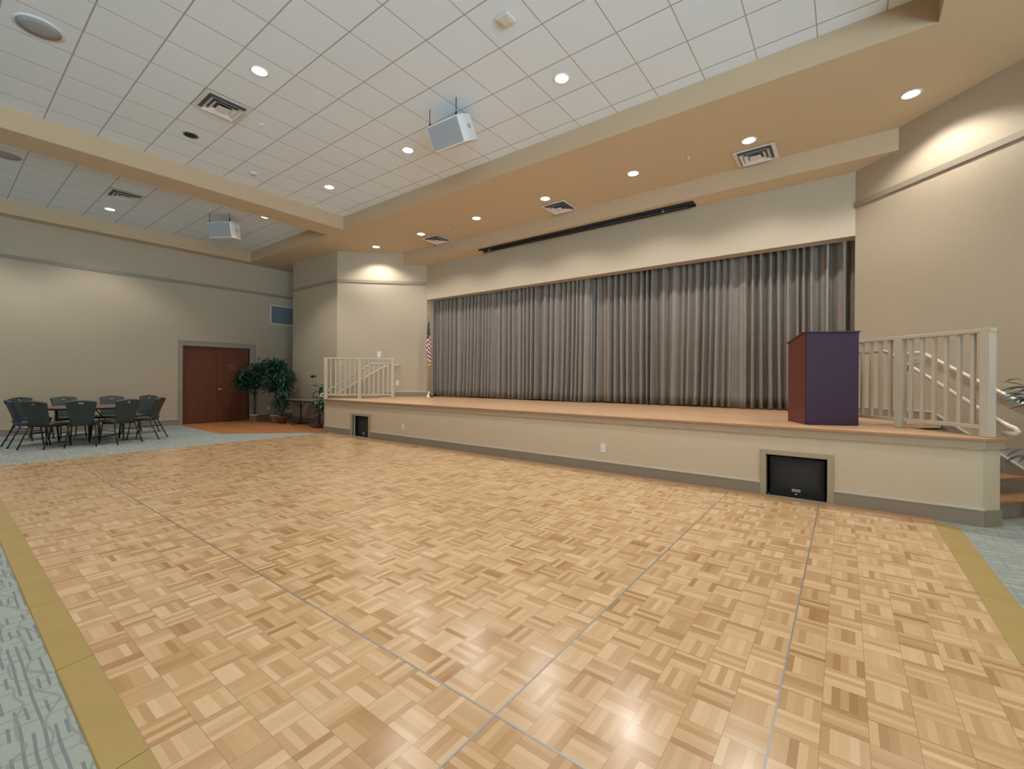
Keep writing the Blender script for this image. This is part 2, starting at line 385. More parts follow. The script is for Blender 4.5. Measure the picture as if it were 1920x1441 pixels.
# chair-rail trim at 4.17 m
def ribbon(p0, p1, nrm, z0, z1, t, name, mat):
    nx, ny = nrm
    poly = [p0, p1, (p1[0]+nx*t, p1[1]+ny*t), (p0[0]+nx*t, p0[1]+ny*t)]
    return struct(MB().prism(poly, z0, z1).build(name, mat))
H = 1/R2
ribbon((XW, YB), (XW, 10.5), (1, 0), 4.08, 4.17, 0.025, 'trim_1', M['chair_rail'])
ribbon((-14.19, YA), (CLX+0.01, YA), (0, -1), 4.13, 4.21, 0.025, 'trim_2', M['chair_rail'])
ribbon((CLX, YA), (JLX, YP), (H, -H), 4.13, 4.21, 0.025, 'trim_3', M['chair_rail'])
ribbon((CRX, YA), (JRX, YP), (-H, -H), 4.13, 4.21, 0.025, 'trim_4', M['chair_rail'])
# baseboards: body plus a lighter bead on top
def baseboard(p0, p1, nrm, z0, z1, name):
    nx, ny = nrm
    def pl(t): return [p0, p1, (p1[0]+nx*t, p1[1]+ny*t), (p0[0]+nx*t, p0[1]+ny*t)]
    mb = MB().prism(pl(0.018), z0, z1-0.016).prism(pl(0.024), z1-0.016, z1, 1)
    return struct(mb.build(name, [M['base'], M['bead']]))
baseboard((XW, YB), (XW, 4.36), (1, 0), 0, 0.17, 'baseboard_left')
baseboard((XW, 6.44), (XW, 10.5), (1, 0), 0.006, 0.17, 'baseboard_left_far')
baseboard((-14.17, YA), (CLX, YA), (0, -1), 0.006, 0.17, 'baseboard_alcove')
baseboard((CRX, YA), (XR, YA), (0, -1), 0, 0.17, 'baseboard_right')

# the double door in the left wall
d = bpy.data.objects.new('door_1', None); C.objects.link(d); d.location = (XW, 5.36, 0.006); struct(d)
fr = MB()
fr.box((-0.06, -1.0, 0), (0.03, -0.90, 2.44)).box((-0.06, 0.90, 0), (0.03, 1.08, 2.44)).box((-0.06, -0.9, 2.295), (0.03, 0.9, 2.44))
fr.box((0.03, -1.0, 2.41), (0.045, 1.08, 2.44)).box((0.03, -1.0, 0), (0.045, -0.975, 2.41)).box((0.03, 1.055, 0), (0.045, 1.08, 2.41))
fr.build('door_frame', M['frame'], d)
for y0, y1 in ((-0.897, -0.003), (0.003, 0.897)):
    lf = MB().box((-0.10, y0, 0.006), (-0.05, y1, 2.29)).build('door_leaf', M['door'], d, bevel=0.003)
    if y0 > 0:
        hd = MB().lathe([(0.035, 0), (0.035, 0.008), (0.014, 0.012), (0.014, 0.045)], 16)
        bmesh.ops.rotate(hd.bm, verts=hd.bm.verts, matrix=Matrix.Rotation(PI/2, 3, 'Y'))
        hd.tube([(0.045, 0, 0), (0.05, 0.03, 0), (0.05, 0.13, -0.004)], [0.012, 0.011, 0.009], 8)
        hd.build('door_handle', M['chrome'], lf, loc=(-0.05, 0.07, 1.0))
        sg = MB().box((0, -0.11, -0.08), (0.006, 0.11, 0.08)).box((0.006, -0.1, -0.035), (0.008, 0.1, -0.005), 1).box((0.006, -0.07, 0.03), (0.008, 0.07, 0.05), 1)
        sg.build('door_sign', [M['sign'], M['darkg']], lf, loc=(-0.05, 0.40, 1.68))

# ------------------------------------------------------------------ stage
stage = thing('stage', 'long raised stage with tan front wall and pale wood deck', 'stage')
def UV(u, v): return ((u+v)/R2, (v-u)/R2)          # stair frame on the right: u runs down the flight, v across it
V0, V1 = 7.45/R2, 8.94/R2
UT = -6.94/R2                                      # top riser
def side(pts, left): return [((MIR - x), y) for x, y in pts] if left else pts
rt = [(1.06, 6.10), (1.16, 6.20), UV((7.45-2*6.29)/R2+0.0, V0)]
cornR = [(1.06, 6.10), (1.20, 6.25)]
cornL = [(-10.56, 6.10), (-10.90, 6.27)]
tR = UV(UT, V0); wR = UV(UT, V1); tL = (MIR-tR[0], tR[1]); wL = (MIR-wR[0], wR[1])
outline = [cornL[0], cornR[0], cornR[1], tR, wR, (JRX-0.01, YP), (JRX-0.01, 10.9), (JLX+0.01, 10.9), (JLX+0.01, YP), wL, tL, cornL[1]]
MB().prism(outline, ZD-0.06, ZD).build('deck', M['deck'], stage)
nose = []
def edge_strip(mb, pts, t, z0, z1):
    off = []
    for i, p in enumerate(pts):
        a = Vector(pts[max(i-1,0)]); b = Vector(pts[min(i+1,len(pts)-1)])
        if 0 < i < len(pts)-1:
            d1 = (Vector(p)-a).normalized(); d2 = (b-Vector(p)).normalized()
            n1 = Vector((d1.y, -d1.x)); n2 = Vector((d2.y, -d2.x)); nn = (n1+n2).normalized(); k = t/max(0.3, nn.dot(n1))
        else:
            dd = (b-a).normalized(); nn = Vector((dd.y, -dd.x)); k = t
        off.append(Vector(p)+nn*k)
    for i in range(len(pts)-1):
        mb.prism([pts[i], off[i], off[i+1], pts[i+1]], z0, z1)
rim = [tL, cornL[1], cornL[0], cornR[0], cornR[1], tR]
mb = MB(); edge_strip(mb, rim, 0.035, ZD-0.022, ZD+0.001); mb.build('nosing', M['nosing'], stage)
mb = MB(); edge_strip(mb, rim, 0.024, ZD-0.105, ZD-0.022); mb.build('fascia_board', M['fascia'], stage)
OPN = ((-9.33, -8.70, 0.50), (-0.755, -0.155, 0.505))
fc = MB(); x = cornL[0][0]
for a, b, h in OPN:
    fc.box((x, 6.10, 0), (a, 6.16, ZD-0.06)); fc.box((a, 6.10, h), (b, 6.16, ZD-0.06)); x = b
fc.box((x, 6.10, 0), (cornR[0][0], 6.16, ZD-0.06))
edge_in = lambda mb, pts: edge_strip(mb, pts, -0.06, 0, ZD-0.06)
edge_in(fc, [cornR[0], cornR[1], tR]); edge_in(fc, [tL, cornL[1], cornL[0]])
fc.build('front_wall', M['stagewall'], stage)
for a, b, h in OPN:
    rc = MB(); rc.box((a-0.02, 6.16, 0.001), (a, 6.75, h+0.02)).box((b, 6.16, 0.001), (b+0.02, 6.75, h+0.02)).box((a-0.02, 6.16, h), (b+0.02, 6.75, h+0.02)).box((a-0.02, 6.75, 0.001), (b+0.02, 6.77, h+0.02))
    rc.build('speaker_recess', M['black'], stage)
for (a, b, h), w in zip(OPN, (0.075, 0.06)):
    f = MB().box((a-w, 6.075, 0), (a, 6.12, h+0.055)).box((b, 6.075, 0), (b+w, 6.12, h+0.055)).box((a, 6.075, h), (b, 6.12, h+0.055))
    f.build('recess_frame', M['spkframe'], stage, bevel=0.003)
bb = MB(); x = cornL[0][0]
def bbseg(mb, x0, x1): mb.box((x0, 6.08, 0), (x1, 6.10, 0.155)).box((x0, 6.076, 0.155), (x1, 6.10, 0.172), 1)
bbseg(bb, x, OPN[0][0]-0.075); bbseg(bb, OPN[0][1]+0.075, OPN[1][0]-0.06); bbseg(bb, OPN[1][1]+0.06, cornR[0][0]+0.01)
e2 = MB()
edge_strip(bb, [cornR[0], cornR[1]], 0.02, 0, 0.155); edge_strip(bb, [cornL[1], cornL[0]], 0.02, 0, 0.155)
bb.build('stage_baseboard', [M['base'], M['bead']], stage)

# stairs at both ends of the stage
def stairs(left):
    st = thing('staircase', 'five-step stair down from the %s end of the stage, %s' % (('left', 'beyond the far railing') if left else ('right', 'wood treads and painted risers')), 'stairs', group=None)
    q = lambda u, v: side([UV(u, v)], left)[0]
    for k in range(1, 6):
        u = UT + (5-k)*0.28; z = 0.169*k
        MB().prism([q(u+0.002, V0+0.04), q(u+0.02, V0+0.04), q(u+0.02, V1), q(u+0.002, V1)], 0.169*(k-1), z-(0.03 if k < 5 else 0.085)).build('riser', M['base'], st)
        if k < 5: MB().prism([q(u+0.025, V0+0.04), q(u-0.28, V0+0.04), q(u-0.28, V1), q(u+0.025, V1)], z-0.03, z).build('tread', M['tread'], st, bevel=0.006)
    return st
stairs(False); stairs(True)

# sloping skirt boards on the splayed walls
def skirt(left):
    X0 = (JRX, YP); 
    def P(s, z, t):      # s = X-Y along the right wall line X+Y=8.98
        x, y = (8.98+s)/2, (8.98-s)/2
        x -= t*H; y -= t*H
        if left: x = MIR-0.01-x
        return (x, y, z)
    # polygon in wall plane: landing, slope, floor
    pts = [(-8.74, ZD), (-8.74, 0.975), (-7.10, 0.975), (-5.20, 0.17), (-5.16, 0.17), (-5.16, 0.0), (-5.40, 0.0), (-6.9, ZD-0.05), (-7.2, ZD)]
    mb = MB()
    A = [P(s, z, 0.0) for s, z in pts]; B = Vector(P(0, 0, 0.02)) - Vector(P(0, 0, 0.0))
    mb.ext(A, B)
    o = [(-8.74, 0.975), (-7.10, 0.975), (-5.20, 0.17), (-5.16, 0.17)]
    for a, b in zip(o, o[1:]):
        mb.ext([P(a[0], a[1], 0), P(b[0], b[1], 0), P(b[0], b[1]+0.018, 0), P(a[0], a[1]+0.018, 0)], Vector(B)*1.4, 1)
    return struct(mb.build('baseboard_stair_' + ('left' if left else 'right'), [M['base'], M['bead']]))
skirt(False); skirt(True)

# railings along the open side of each stair
def railing(left):
    r = thing('stair_railing', 'cream metal stair railing ' + ('at the far left end of the stage' if left else 'at the right end of the stage behind the lectern'), 'railing')
    q = lambda x, y: side([(x, y)], left)[0]
    posts = [(1.12, 6.28), (0.52, 6.88), (-0.08, 7.48)]
    ang = (PI/4 if left else -PI/4)
    def blk(name, c, sz, z0, z1, mat, bev=0.004):
        return MB().box((-sz, -sz, z0), (sz, sz, z1)).build(name, mat, r, loc=(c[0], c[1], 0), rz=ang, bevel=bev)
    for i, p in enumerate(posts):
        blk('post', q(*p), 0.042, ZD+0.002, ZD+1.03, M['railing'])
    a, b = Vector(posts[0]), Vector(posts[2])
    dirv = (b-a).normalized()
    def bar(name, p0, p1, hw, z0, z1):
        n = Vector((-dirv.y, dirv.x))*hw
        P = [q(*(p0+n)), q(*(p1+n)), q(*(p1-n)), q(*(p0-n))]
        return MB().prism(P, z0, z1).build(name, M['railing'], r, bevel=0.004)
    bar('top_rail', a-dirv*0.05, b+dirv*0.05, 0.036, ZD+1.03, ZD+1.07)
    for i in range(2):
        p0, p1 = Vector(posts[i]), Vector(posts[i+1])
        bar('bottom_rail', p0+dirv*0.046, p1-dirv*0.046, 0.022, ZD+0.075, ZD+0.115)
        for k in range(1, 7):
            c = p0.lerp(p1, k/7)
            blk('baluster', q(*c), 0.017, ZD+0.115, ZD+1.03, M['railing'], 0.002)
    # round handrail carried on the stair side of the railing
    n = Vector((-dirv.y, dirv.x)); n = n if n.dot(Vector((1, 1))) > 0 else -n
    path = []
    for s, z in ((1.72, 1.755), (1.15, 1.76), (1.10, 1.745), (0.0, 1.02), (-0.10, 0.965), (-0.15, 0.945), (-0.17, 0.92), (-0.15, 0.895), (-0.06, 0.895)):
        p = a + dirv*s + n*0.10
        path.append((*q(*p), z))
    hr = MB().tube(path, 0.0225, 10).build('handrail', M['handrail'], r)
    for s, z in ((1.55, 1.735), (0.85, 1.56), (0.05, 1.03)):
        p0 = a + dirv*s + n*0.02; p1 = a + dirv*s + n*0.10
        MB().tube([(*q(*p0), z-0.05), (*q(*p1), z-0.05), (*q(*p1), z)], 0.008, 6).build('bracket', M['handrail'], hr)
    return r
railing(False); railing(True)
def wall_handrail(left):
    r = thing('wall_handrail', 'round cream handrail on brackets on the %s splayed wall above the stair' % ('far left' if left else 'right'), 'handrail')
    def P(s, z, t):
        x, y = (8.98+s)/2 - t*H, (8.98-s)/2 - t*H
        return ((MIR-0.01-x) if left else x, y, z)
    path = [P(-7.62, 1.77, 0.005), P(-7.62, 1.77, 0.06), P(-7.58, 1.77, 0.085), P(-7.25, 1.775, 0.09), P(-7.18, 1.76, 0.09), P(-5.2, 0.93, 0.09), P(-4.95, 0.90, 0.09), P(-4.9, 0.90, 0.07), P(-4.9, 0.90, 0.005)]
    rl = MB().tube(path, 0.0225, 10).build('rail', M['handrail'], r)
    for s, z in ((-7.4, 1.77), (-6.2, 1.345), (-5.3, 0.965)):
        MB().box((-0.03,-0.03,-0.04),(0.03,0.03,0.04), mat=Matrix.Translation(P(s, z-0.09, 0.006)) @ Matrix.Rotation((PI/4), 4, 'Z') @ Matrix.Diagonal((1,0.2,1,1)) if left else Matrix.Translation(P(s, z-0.09, 0.006)) @ Matrix.Rotation(-PI/4, 4, 'Z') @ Matrix.Diagonal((1,0.2,1,1))).tube([P(s, z-0.09, 0.006), P(s, z-0.075, 0.09), P(s, z-0.01, 0.09)], 0.009, 6).build('bracket', M['handrail'], rl)
wall_handrail(False); wall_handrail(True)

# ------------------------------------------------------------------ curtains
def curtain(x0, x1, ph, label, flip):
    nx = int((x1-x0)/0.0125); nz = 14
    bm = bmesh.new(); rnd = random.Random(ph); V = []
    k1, k2, k3 = rnd.random()*6, rnd.random()*6, rnd.random()*6
    for j in range(nz+1):
        t = j/nz; z = ZD+0.012 + t*(3.86-ZD-0.012); row = []
        for i in range(nx+1):
            x = x0+(x1-x0)*i/nx
            w = x*41 + 2.6*math.sin(x*1.7+k1) + 2.1*math.sin(x*4.3+k2) + 1.0*math.sin(x*9.1+k3) + 0.7*math.sin(x*15.7+k2)
            amp = 0.074 + 0.016*math.sin(x*2.3+k2) + 0.014*math.sin(x*6.1+k1)
            loose = 1.0 + 0.35*(1-t)**2
            y = (9.40 if flip else 9.26) + amp*loose*math.sin(w + 0.55*math.sin(w)) + 0.014*math.sin(2.7*w+k3)*(1-0.5*t) + 0.02*math.sin(x*0.9+k3)
            dx = 0.012*math.sin(w*0.5+k1)*(1-t) + 0.03*math.sin(x*2.1+k2)*(1-t)**2
            zz = z
            if t < 0.12:
                zz = z + (0.010+0.012*math.sin(x*3.1+k1)) * (1-t/0.12)
                y -= 0.02*(1-t/0.12)*max(0, math.sin(x*1.3+k2))
            row.append(bm.verts.new((x+dx, y, zz)))
        V.append(row)
    for j in range(nz):
        for i in range(nx):
            f = bm.faces.new((V[j][i], V[j][i+1], V[j+1][i+1], V[j+1][i])); f.smooth = True
    me = bpy.data.meshes.new('stage_curtain'); bm.to_mesh(me); bm.free(); me.materials.append(M['curtain'])
    o = bpy.data.objects.new('stage_curtain', me); C.objects.link(o)
    s = o.modifiers.new('thick', 'SOLIDIFY'); s.thickness = 0.006
    return tag(o, label, 'curtain')
curtain(-10.35, -4.66, 3, 'taupe velvet stage curtain, left half, drawn to the centre behind the flag', False)
curtain(-4.80, 0.62, 11, 'taupe velvet stage curtain, right half, hanging behind the lectern', True)
# projection screen housing let into the bulkhead
sc = thing('hanging_screen_case', 'long black projector screen slot under the bulkhead above the curtain', 'projector screen', (-4.89, 8.62, 4.698))
MB().box((-2.63, -0.11, -0.045), (2.63, -0.09, 0)).box((-2.63, 0.09, -0.045), (2.63, 0.11, 0)).box((-2.63, -0.09, -0.012), (2.63, 0.09, 0)).build('casing', M['black'], sc)
MB().tube([(-2.5, 0.01, -0.04), (2.5, 0.01, -0.04)], 0.022, 10).build('roller', M['darkg'], sc)
for x in (-2.35, 2.05): MB().box((x-0.02, -0.03, -0.06), (x+0.02, 0.0, -0.012)).build('clip', M['badge'], sc)

# ------------------------------------------------------------------ dance floor
df = thing('dance_floor', 'portable oak parquet dance floor in square panels with gold ramp edges', 'dance floor', (0.69, 0.50, 0))
PX, PY = 0.9135, 0.905
EG = 0.0018
pm = MB().box((EG, EG, 0.002), (PX-EG, PY-EG, 0.0200))
for a, b in (((0, 0, 0.002), (PX, EG, 0.0202)), ((0, PY-EG, 0.002), (PX, PY, 0.0202)), ((0, EG, 0.002), (EG, PY-EG, 0.0202)), ((PX-EG, EG, 0.002), (PX, PY-EG, 0.0202))):
    pm.box(a, b, 1)
p0 = pm.build('parquet_panel', [M['parquet'], M['seam']], df, loc=(-PX, 0, 0))
for i in range(12):
    for j in range(6):
        if i == 0 and j == 0: continue
        c = p0.copy(); C.objects.link(c); c.parent = df; c.location = (-PX*(i+1), PY*j, 0)
for k, (a, b) in enumerate((((-PX-0.0038, 0, 0.003), (-PX+0.0038, 6*PY, 0.0212)), ((-2*PX-0.0045, 0, 0.003), (-2*PX+0.0045, 6*PY, 0.0212)),
              ((-12*PX, PY-0.0045, 0.003), (0, PY+0.0045, 0.0210)), ((-7*PX, 2*PY-0.002, 0.003), (0, 2*PY+0.002, 0.0208)), ((-5*PX-0.002, 0, 0.003), (-5*PX+0.002, 6*PY, 0.0208)), ((-3*PX-0.0015, 3*PY, 0.003), (-3*PX+0.0015, 6*PY, 0.0208)))):
    MB().box(a, b).build('seam_strip', M['alu'] if k < 3 else M['seam'], df)
MB().box((-12*PX, 6*PY, 0.001), (0.02, 6*PY+0.14, 0.018)).build('edge_strip', M['nosing'], df)
for i in range(12):
    MB().ext([(0.002, -0.13, 0.001), (0.002, 0, 0.001), (0.002, 0, 0.0205), (0.002, -0.125, 0.006)], (PX-0.004, 0, 0)).build('edge_ramp', M['gold'], df, loc=(-PX*(i+1), 0, 0))
for j in range(6):
    MB().ext([(0, 0.002, 0.001), (0.185, 0.002, 0.001), (0.18, 0.002, 0.006), (0, 0.002, 0.0205)], (0, PY-0.004, 0)).build('edge_ramp', M['gold'], df, loc=(0, PY*j, 0))
MB().prism([(0, 0), (0.185, 0), (0, -0.13)], 0.001, 0.009).build('corner_ramp', M['gold'], df)

# ------------------------------------------------------------------ subwoofers in the recesses
def sub(name, x0, x1, h, label):
    s = thing(name, label, 'speaker', ((x0+x1)/2, 6.19, 0.002)); w = (x1-x0)/2 - 0.022; h -= 0.03
    MB().box((-w, 0.015, 0), (w, 0.5, h)).build('cabinet', M['black'], s, bevel=0.012)
    # bowed grille
    g = MB(); n = 14; m = 8; V = []
    for j in range(m+1):
        row = []
        for i in range(n+1):
            a = -1+2*i/n; b = j/m
            r = math.hypot((a*w-0.02)*1.0, b*h-0.45*h)
            bump = 0.006 if r < 0.19 else 0
            row.append(g.bm.verts.new((a*w*0.97, 0.012-0.022*(1-a**4)*(1-(2*b-1)**6)-bump, 0.03+b*(h-0.05))))
        V.append(row)
    for j in range(m):
        for i in range(n): g.bm.faces.new((V[j][i], V[j][i+1], V[j+1][i+1], V[j+1][i])).smooth = True
    gr_ = g.build('grille', M['grille'], s)
    MB().box((-0.042, -0.02, 0.075), (0.042, -0.01, 0.105)).box((-0.034, -0.022, 0.084), (0.034, -0.02, 0.088), 1).box((-0.02, -0.022, 0.093), (0.03, -0.02, 0.097), 1).build('badge', [M['badge'], M['darkg']], gr_, bevel=0.003)
    MB().lathe([(0.006, 0), (0.006, 0.004)], 8).build('power_light', M['led'], gr_, loc=(0.0, -0.014, 0.045))
sub('subwoofer', -9.33, -8.70, 0.50, 'black subwoofer in the small recess at the far left of the stage front')
sub('subwoofer', -0.755, -0.155, 0.505, 'black subwoofer in the recess at the right of the stage front, below the lectern')

# ------------------------------------------------------------------ lectern
lc = thing('lectern', 'tall dark wooden lectern, front tinted purple by daylight, standing on the stage edge', 'lectern', (-0.125, 6.66, ZD+0.001), math.radians(27))
w, dp, hf, hb = 0.29, 0.50, 1.13, 1.04
MB().box((-w, 0, 0), (w, 0.02, hf)).build('front_panel', M['lect'], lc, bevel=0.003)
for sx in (-1, 1):
    MB().ext([(sx*w, 0.021, 0), (sx*w, dp, 0), (sx*w, dp, hb), (sx*w, 0.10, hf), (sx*w, 0.021, hf)], (-sx*0.02, 0, 0)).build('side_panel', M['lect_side'], lc)
mb = MB().ext([(-w-0.012, -0.014, hf), (-w-0.012, 0.10, hf), (-w-0.012, 0.10, hf+0.018), (-w-0.012, -0.014, hf+0.018)], (2*w+0.024, 0, 0))
mb.build('top_ledge', M['lect'], lc, bevel=0.004)
MB().ext([(-w-0.012, 0.10, hf), (-w-0.012, dp+0.02, hb-0.004), (-w-0.012, dp+0.02, hb+0.014), (-w-0.012, 0.10, hf+0.018)], (2*w+0.024, 0, 0)).build('reading_surface', M['lect_side'], lc)
MB().box((-w+0.02, 0.02, 0.5), (w-0.02, dp-0.03, 0.52)).build('shelf', M['lect_side'], lc)

# ------------------------------------------------------------------ round table and chairs
tc = Vector((-13.08, 2.13, 0))
t = thing('round_table', 'round folding banquet table with brown top, ringed by dark chairs', 'table', tc, 0.5)
MB().lathe([(0.72, 0.715), (0.755, 0.717), (0.755, 0.738), (0.75, 0.742)], 48).build('tabletop', M['tabletop'], t)
MB().lathe([(0.756, 0.70), (0.763, 0.703), (0.763, 0.738), (0.757, 0.741), (0.7555, 0.738), (0.7555, 0.703), (0.756, 0.70)], 48, caps=False).build('edge_band', M['black'], t)
for sx in (-1, 1):
    lg = MB()
    for sy in (-1, 1):
        lg.tube([(sx*0.40, sy*0.33, 0.714), (sx*0.40, sy*0.33, 0.45), (sx*0.38, sy*0.30, 0.012)], 0.017, 8)
    lg.tube([(sx*0.40, -0.33, 0.45), (sx*0.40, 0.33, 0.45)], 0.015, 8).tube([(sx*0.38, -0.30, 0.1), (sx*0.38, 0.30, 0.1)], 0.012, 8)
    lg.tube([(sx*0.40, 0, 0.45), (sx*0.1, 0, 0.71)], 0.011, 8)
    lg.build('folding_leg', M['black'], t)
MB().box((-0.5, -0.35, 0.69), (0.5, -0.32, 0.715)).box((-0.5, 0.32, 0.69), (0.5, 0.35, 0.715)).build('apron', M['black'], t)

def banquet_chair(label, vm, lm):
    c = thing('banquet_chair', label, 'chair', group=None)
    # seat cushion: rounded, waterfall front
    s = MB(); prof = [(-0.20, 0.435), (-0.215, 0.455), (-0.20, 0.478), (-0.10, 0.488), (0.10, 0.490), (0.19, 0.478), (0.225, 0.452), (0.215, 0.428), (0.0, 0.425)]
    n = len(prof); rings = []
    for xx, k in ((-0.215, 0.75), (-0.20, 0.95), (-0.1, 1.0), (0.1, 1.0), (0.20, 0.95), (0.215, 0.75)):
        rings.append([s.bm.verts.new((xx*(1.0 if y > 0 else 0.94), y*k, 0.457+(z-0.457)*k)) for y, z in prof])
    for a, b in zip(rings, rings[1:]):
        for i in range(n):
            s.bm.faces.new((a[i], a[(i+1)%n], b[(i+1)%n], b[i])).smooth = True
    s.bm.faces.new(rings[0]); s.bm.faces.new(rings[-1][::-1])
    s.build('seat', vm, c)
    # backrest: tapered, bowed, curved crown, hand slot
    b = MB(); nx, nz = 12, 12; V = []
    for j in range(nz+1):
        tt = j/nz; row = []
        hw = 0.175 + 0.055*tt**1.6
        for i in range(nx+1):
            a = -1+2*i/nx
            crown = 0.035*(1-a*a)*tt
            z = 0.47 + tt*0.415 + crown
            y = -0.205 - 0.10*tt - 0.035*tt*tt + 0.03*(a*a)
            row.append(b.bm.verts.new((a*hw, y, z)))
        V.append(row)
    for j in range(nz):
        for i in range(nx):
            if j == nz-2 and 5 <= i <= 6: continue
            b.bm.faces.new((V[j][i], V[j][i+1], V[j+1][i+1], V[j+1][i])).smooth = True
    bo = b.build('backrest', vm, c)
    sd = bo.modifiers.new('thick', 'SOLIDIFY'); sd.thickness = 0.042; sd.offset = 0
    bv = bo.modifiers.new('round', 'BEVEL'); bv.width = 0.008; bv.segments = 2; bv.limit_method = 'ANGLE'
    f = MB()
    f.tube([(-0.18, -0.19, 0.42), (0.18, -0.19, 0.42)], 0.012, 6).tube([(-0.19, 0.18, 0.415), (0.19, 0.18, 0.415)], 0.012, 6)
    for sx in (-1, 1):
        f.tube([(sx*0.19, 0.18, 0.415), (sx*0.18, -0.19, 0.42), (sx*0.178, -0.225, 0.50)], 0.012, 6)
    f.build('seat_frame', lm, c)
    for sx in (-1, 1):
        for A_, B_, F_ in (((sx*0.185, -0.17, 0.43), (sx*0.20, -0.22, 0.32), (sx*0.225, -0.355, 0.012)), ((sx*0.19, 0.17, 0.43), (sx*0.20, 0.18, 0.32), (sx*0.215, 0.225, 0.012))):
            lg_ = MB().tube([A_, B_, F_], 0.0125, 8).build('leg', lm, c)
            MB().tube([(F_[0], F_[1], 0.0005), (F_[0], F_[1], 0.03)], 0.016, 8).build('foot_cap', M['black'], lg_)
        MB().tube([(sx*0.205, -0.245, 0.27), (sx*0.208, 0.187, 0.27)], 0.009, 6).build('stretcher', lm, c)
    return c
d0 = (-tc).normalized(); d0.z = 0; r0 = Vector((-d0.y, d0.x, 0))
if r0.x*0.8 + r0.y*0.6 < 0: r0 = -r0
spots = [(-75, 0.88, 'navy', 'navy-tinted banquet chair seen side-on at the far left of the round table'),
         (-38, 0.95, '', 'dark green banquet chair, left of the three near ones with backs turned'),
         (-6, 0.87, '', 'dark green banquet chair in the middle front of the round table, back turned'),
         (28, 0.94, '', 'dark green banquet chair, right of the three near ones with backs turned'),
         (65, 0.97, '', 'dark green banquet chair turned at an angle at the right end of the table'),
         (136, 1.24, '', 'dark green banquet chair on the wall side of the table, nearest the double door'),
         (163, 1.0, '', 'dark green banquet chair facing us across the table, left of the one by the door'),
         (-160.5, 1.0, '', 'dark green banquet chair facing us across the table, near its left middle'),
         (-136, 1.28, '', 'dark green banquet chair behind the table, mostly hidden by the left near chair')]
protoG = None
for ang, rr, kind, lab in spots:
    a = math.radians(ang)
    pos = tc + rr*(math.cos(a)*d0 + math.sin(a)*r0)
    face = (tc - pos).normalized(); rz = math.atan2(-face.x, face.y)
    if kind == 'navy': c = banquet_chair(lab, M['vinylb'], M['legb'])
    elif protoG is None: c = protoG = banquet_chair(lab, M['vinyl'], M['leg'])
    else: c = copy_tree(protoG, pos, rz, lab)
    c.location = pos; c.rotation_euler = (0, 0, rz); c['group'] = 'banquet chairs around the round table'

# ------------------------------------------------------------------ folding table against the alcove wall
ft = thing('folding_table', 'low dark rectangular folding table against the wall left of the stage', 'table', (-12.38, 6.69, 0.006))
MB().box((-0.80, -0.33, 0.715), (0.80, 0.33, 0.74)).build('tabletop', M['grey_top'], ft, bevel=0.004)
MB().box((-0.78, -0.31, 0.685), (0.78, -0.285, 0.714)).box((-0.78, 0.285, 0.685), (0.78, 0.31, 0.714)).build('apron', M['black'], ft)
for sx in (-1, 1):
    MB().tube([(sx*0.52, 0, 0.02), (sx*0.52, 0, 0.712)], 0.017, 8).tube([(sx*0.52, -0.28, 0.014), (sx*0.52, 0.28, 0.014)], 0.014, 8).tube([(sx*0.52, 0, 0.45), (sx*0.25, 0, 0.705)], 0.01, 6).tube([(sx*0.52, -0.24, 0.70), (sx*0.52, 0.0, 0.5), (sx*0.52, 0.24, 0.70)], 0.01, 6).build('folding_leg', M['black'], ft)

# ------------------------------------------------------------------ plants
def leaf(mb, p, dirv, L, W, up=Vector((0,0,1)), droop=0.25):
    dirv = dirv.normalized(); s = dirv.cross(up)
    if s.length < 0.05: s = Vector((1,0,0))
    s.normalize(); n = s.cross(dirv).normalized()
    pts = []
    for t_, w_ in ((0, 0.05), (0.3, 0.85), (0.6, 1.0), (0.85, 0.55), (1.0, 0.02)):
        c = p + dirv*L*t_ - up*droop*L*t_*t_
        pts.append((c - s*W*w_/2 + n*W*0.12*w_, c, c + s*W*w_/2 + n*W*0.12*w_))
    vs = [[mb.bm.verts.new(q) for q in r] for r in pts]
    for a, b in zip(vs, vs[1:]):
        mb.bm.faces.new((a[0], a[1], b[1], b[0])).smooth = True; mb.bm.faces.new((a[1], a[2], b[2], b[1])).smooth = True
def pot(parent, r, h, mat):
    pt = MB().lathe([(r*0.68, 0), (r*0.92, h*0.8), (r*1.04, h*0.8), (r*1.04, h), (r*0.92, h), (r*0.9, h*0.9)], 24).build('pot', mat, parent)
    MB().lathe([(r*0.88, h*0.86), (r*0.86, h*0.89)], 20).build('soil', M['soil'], pt)
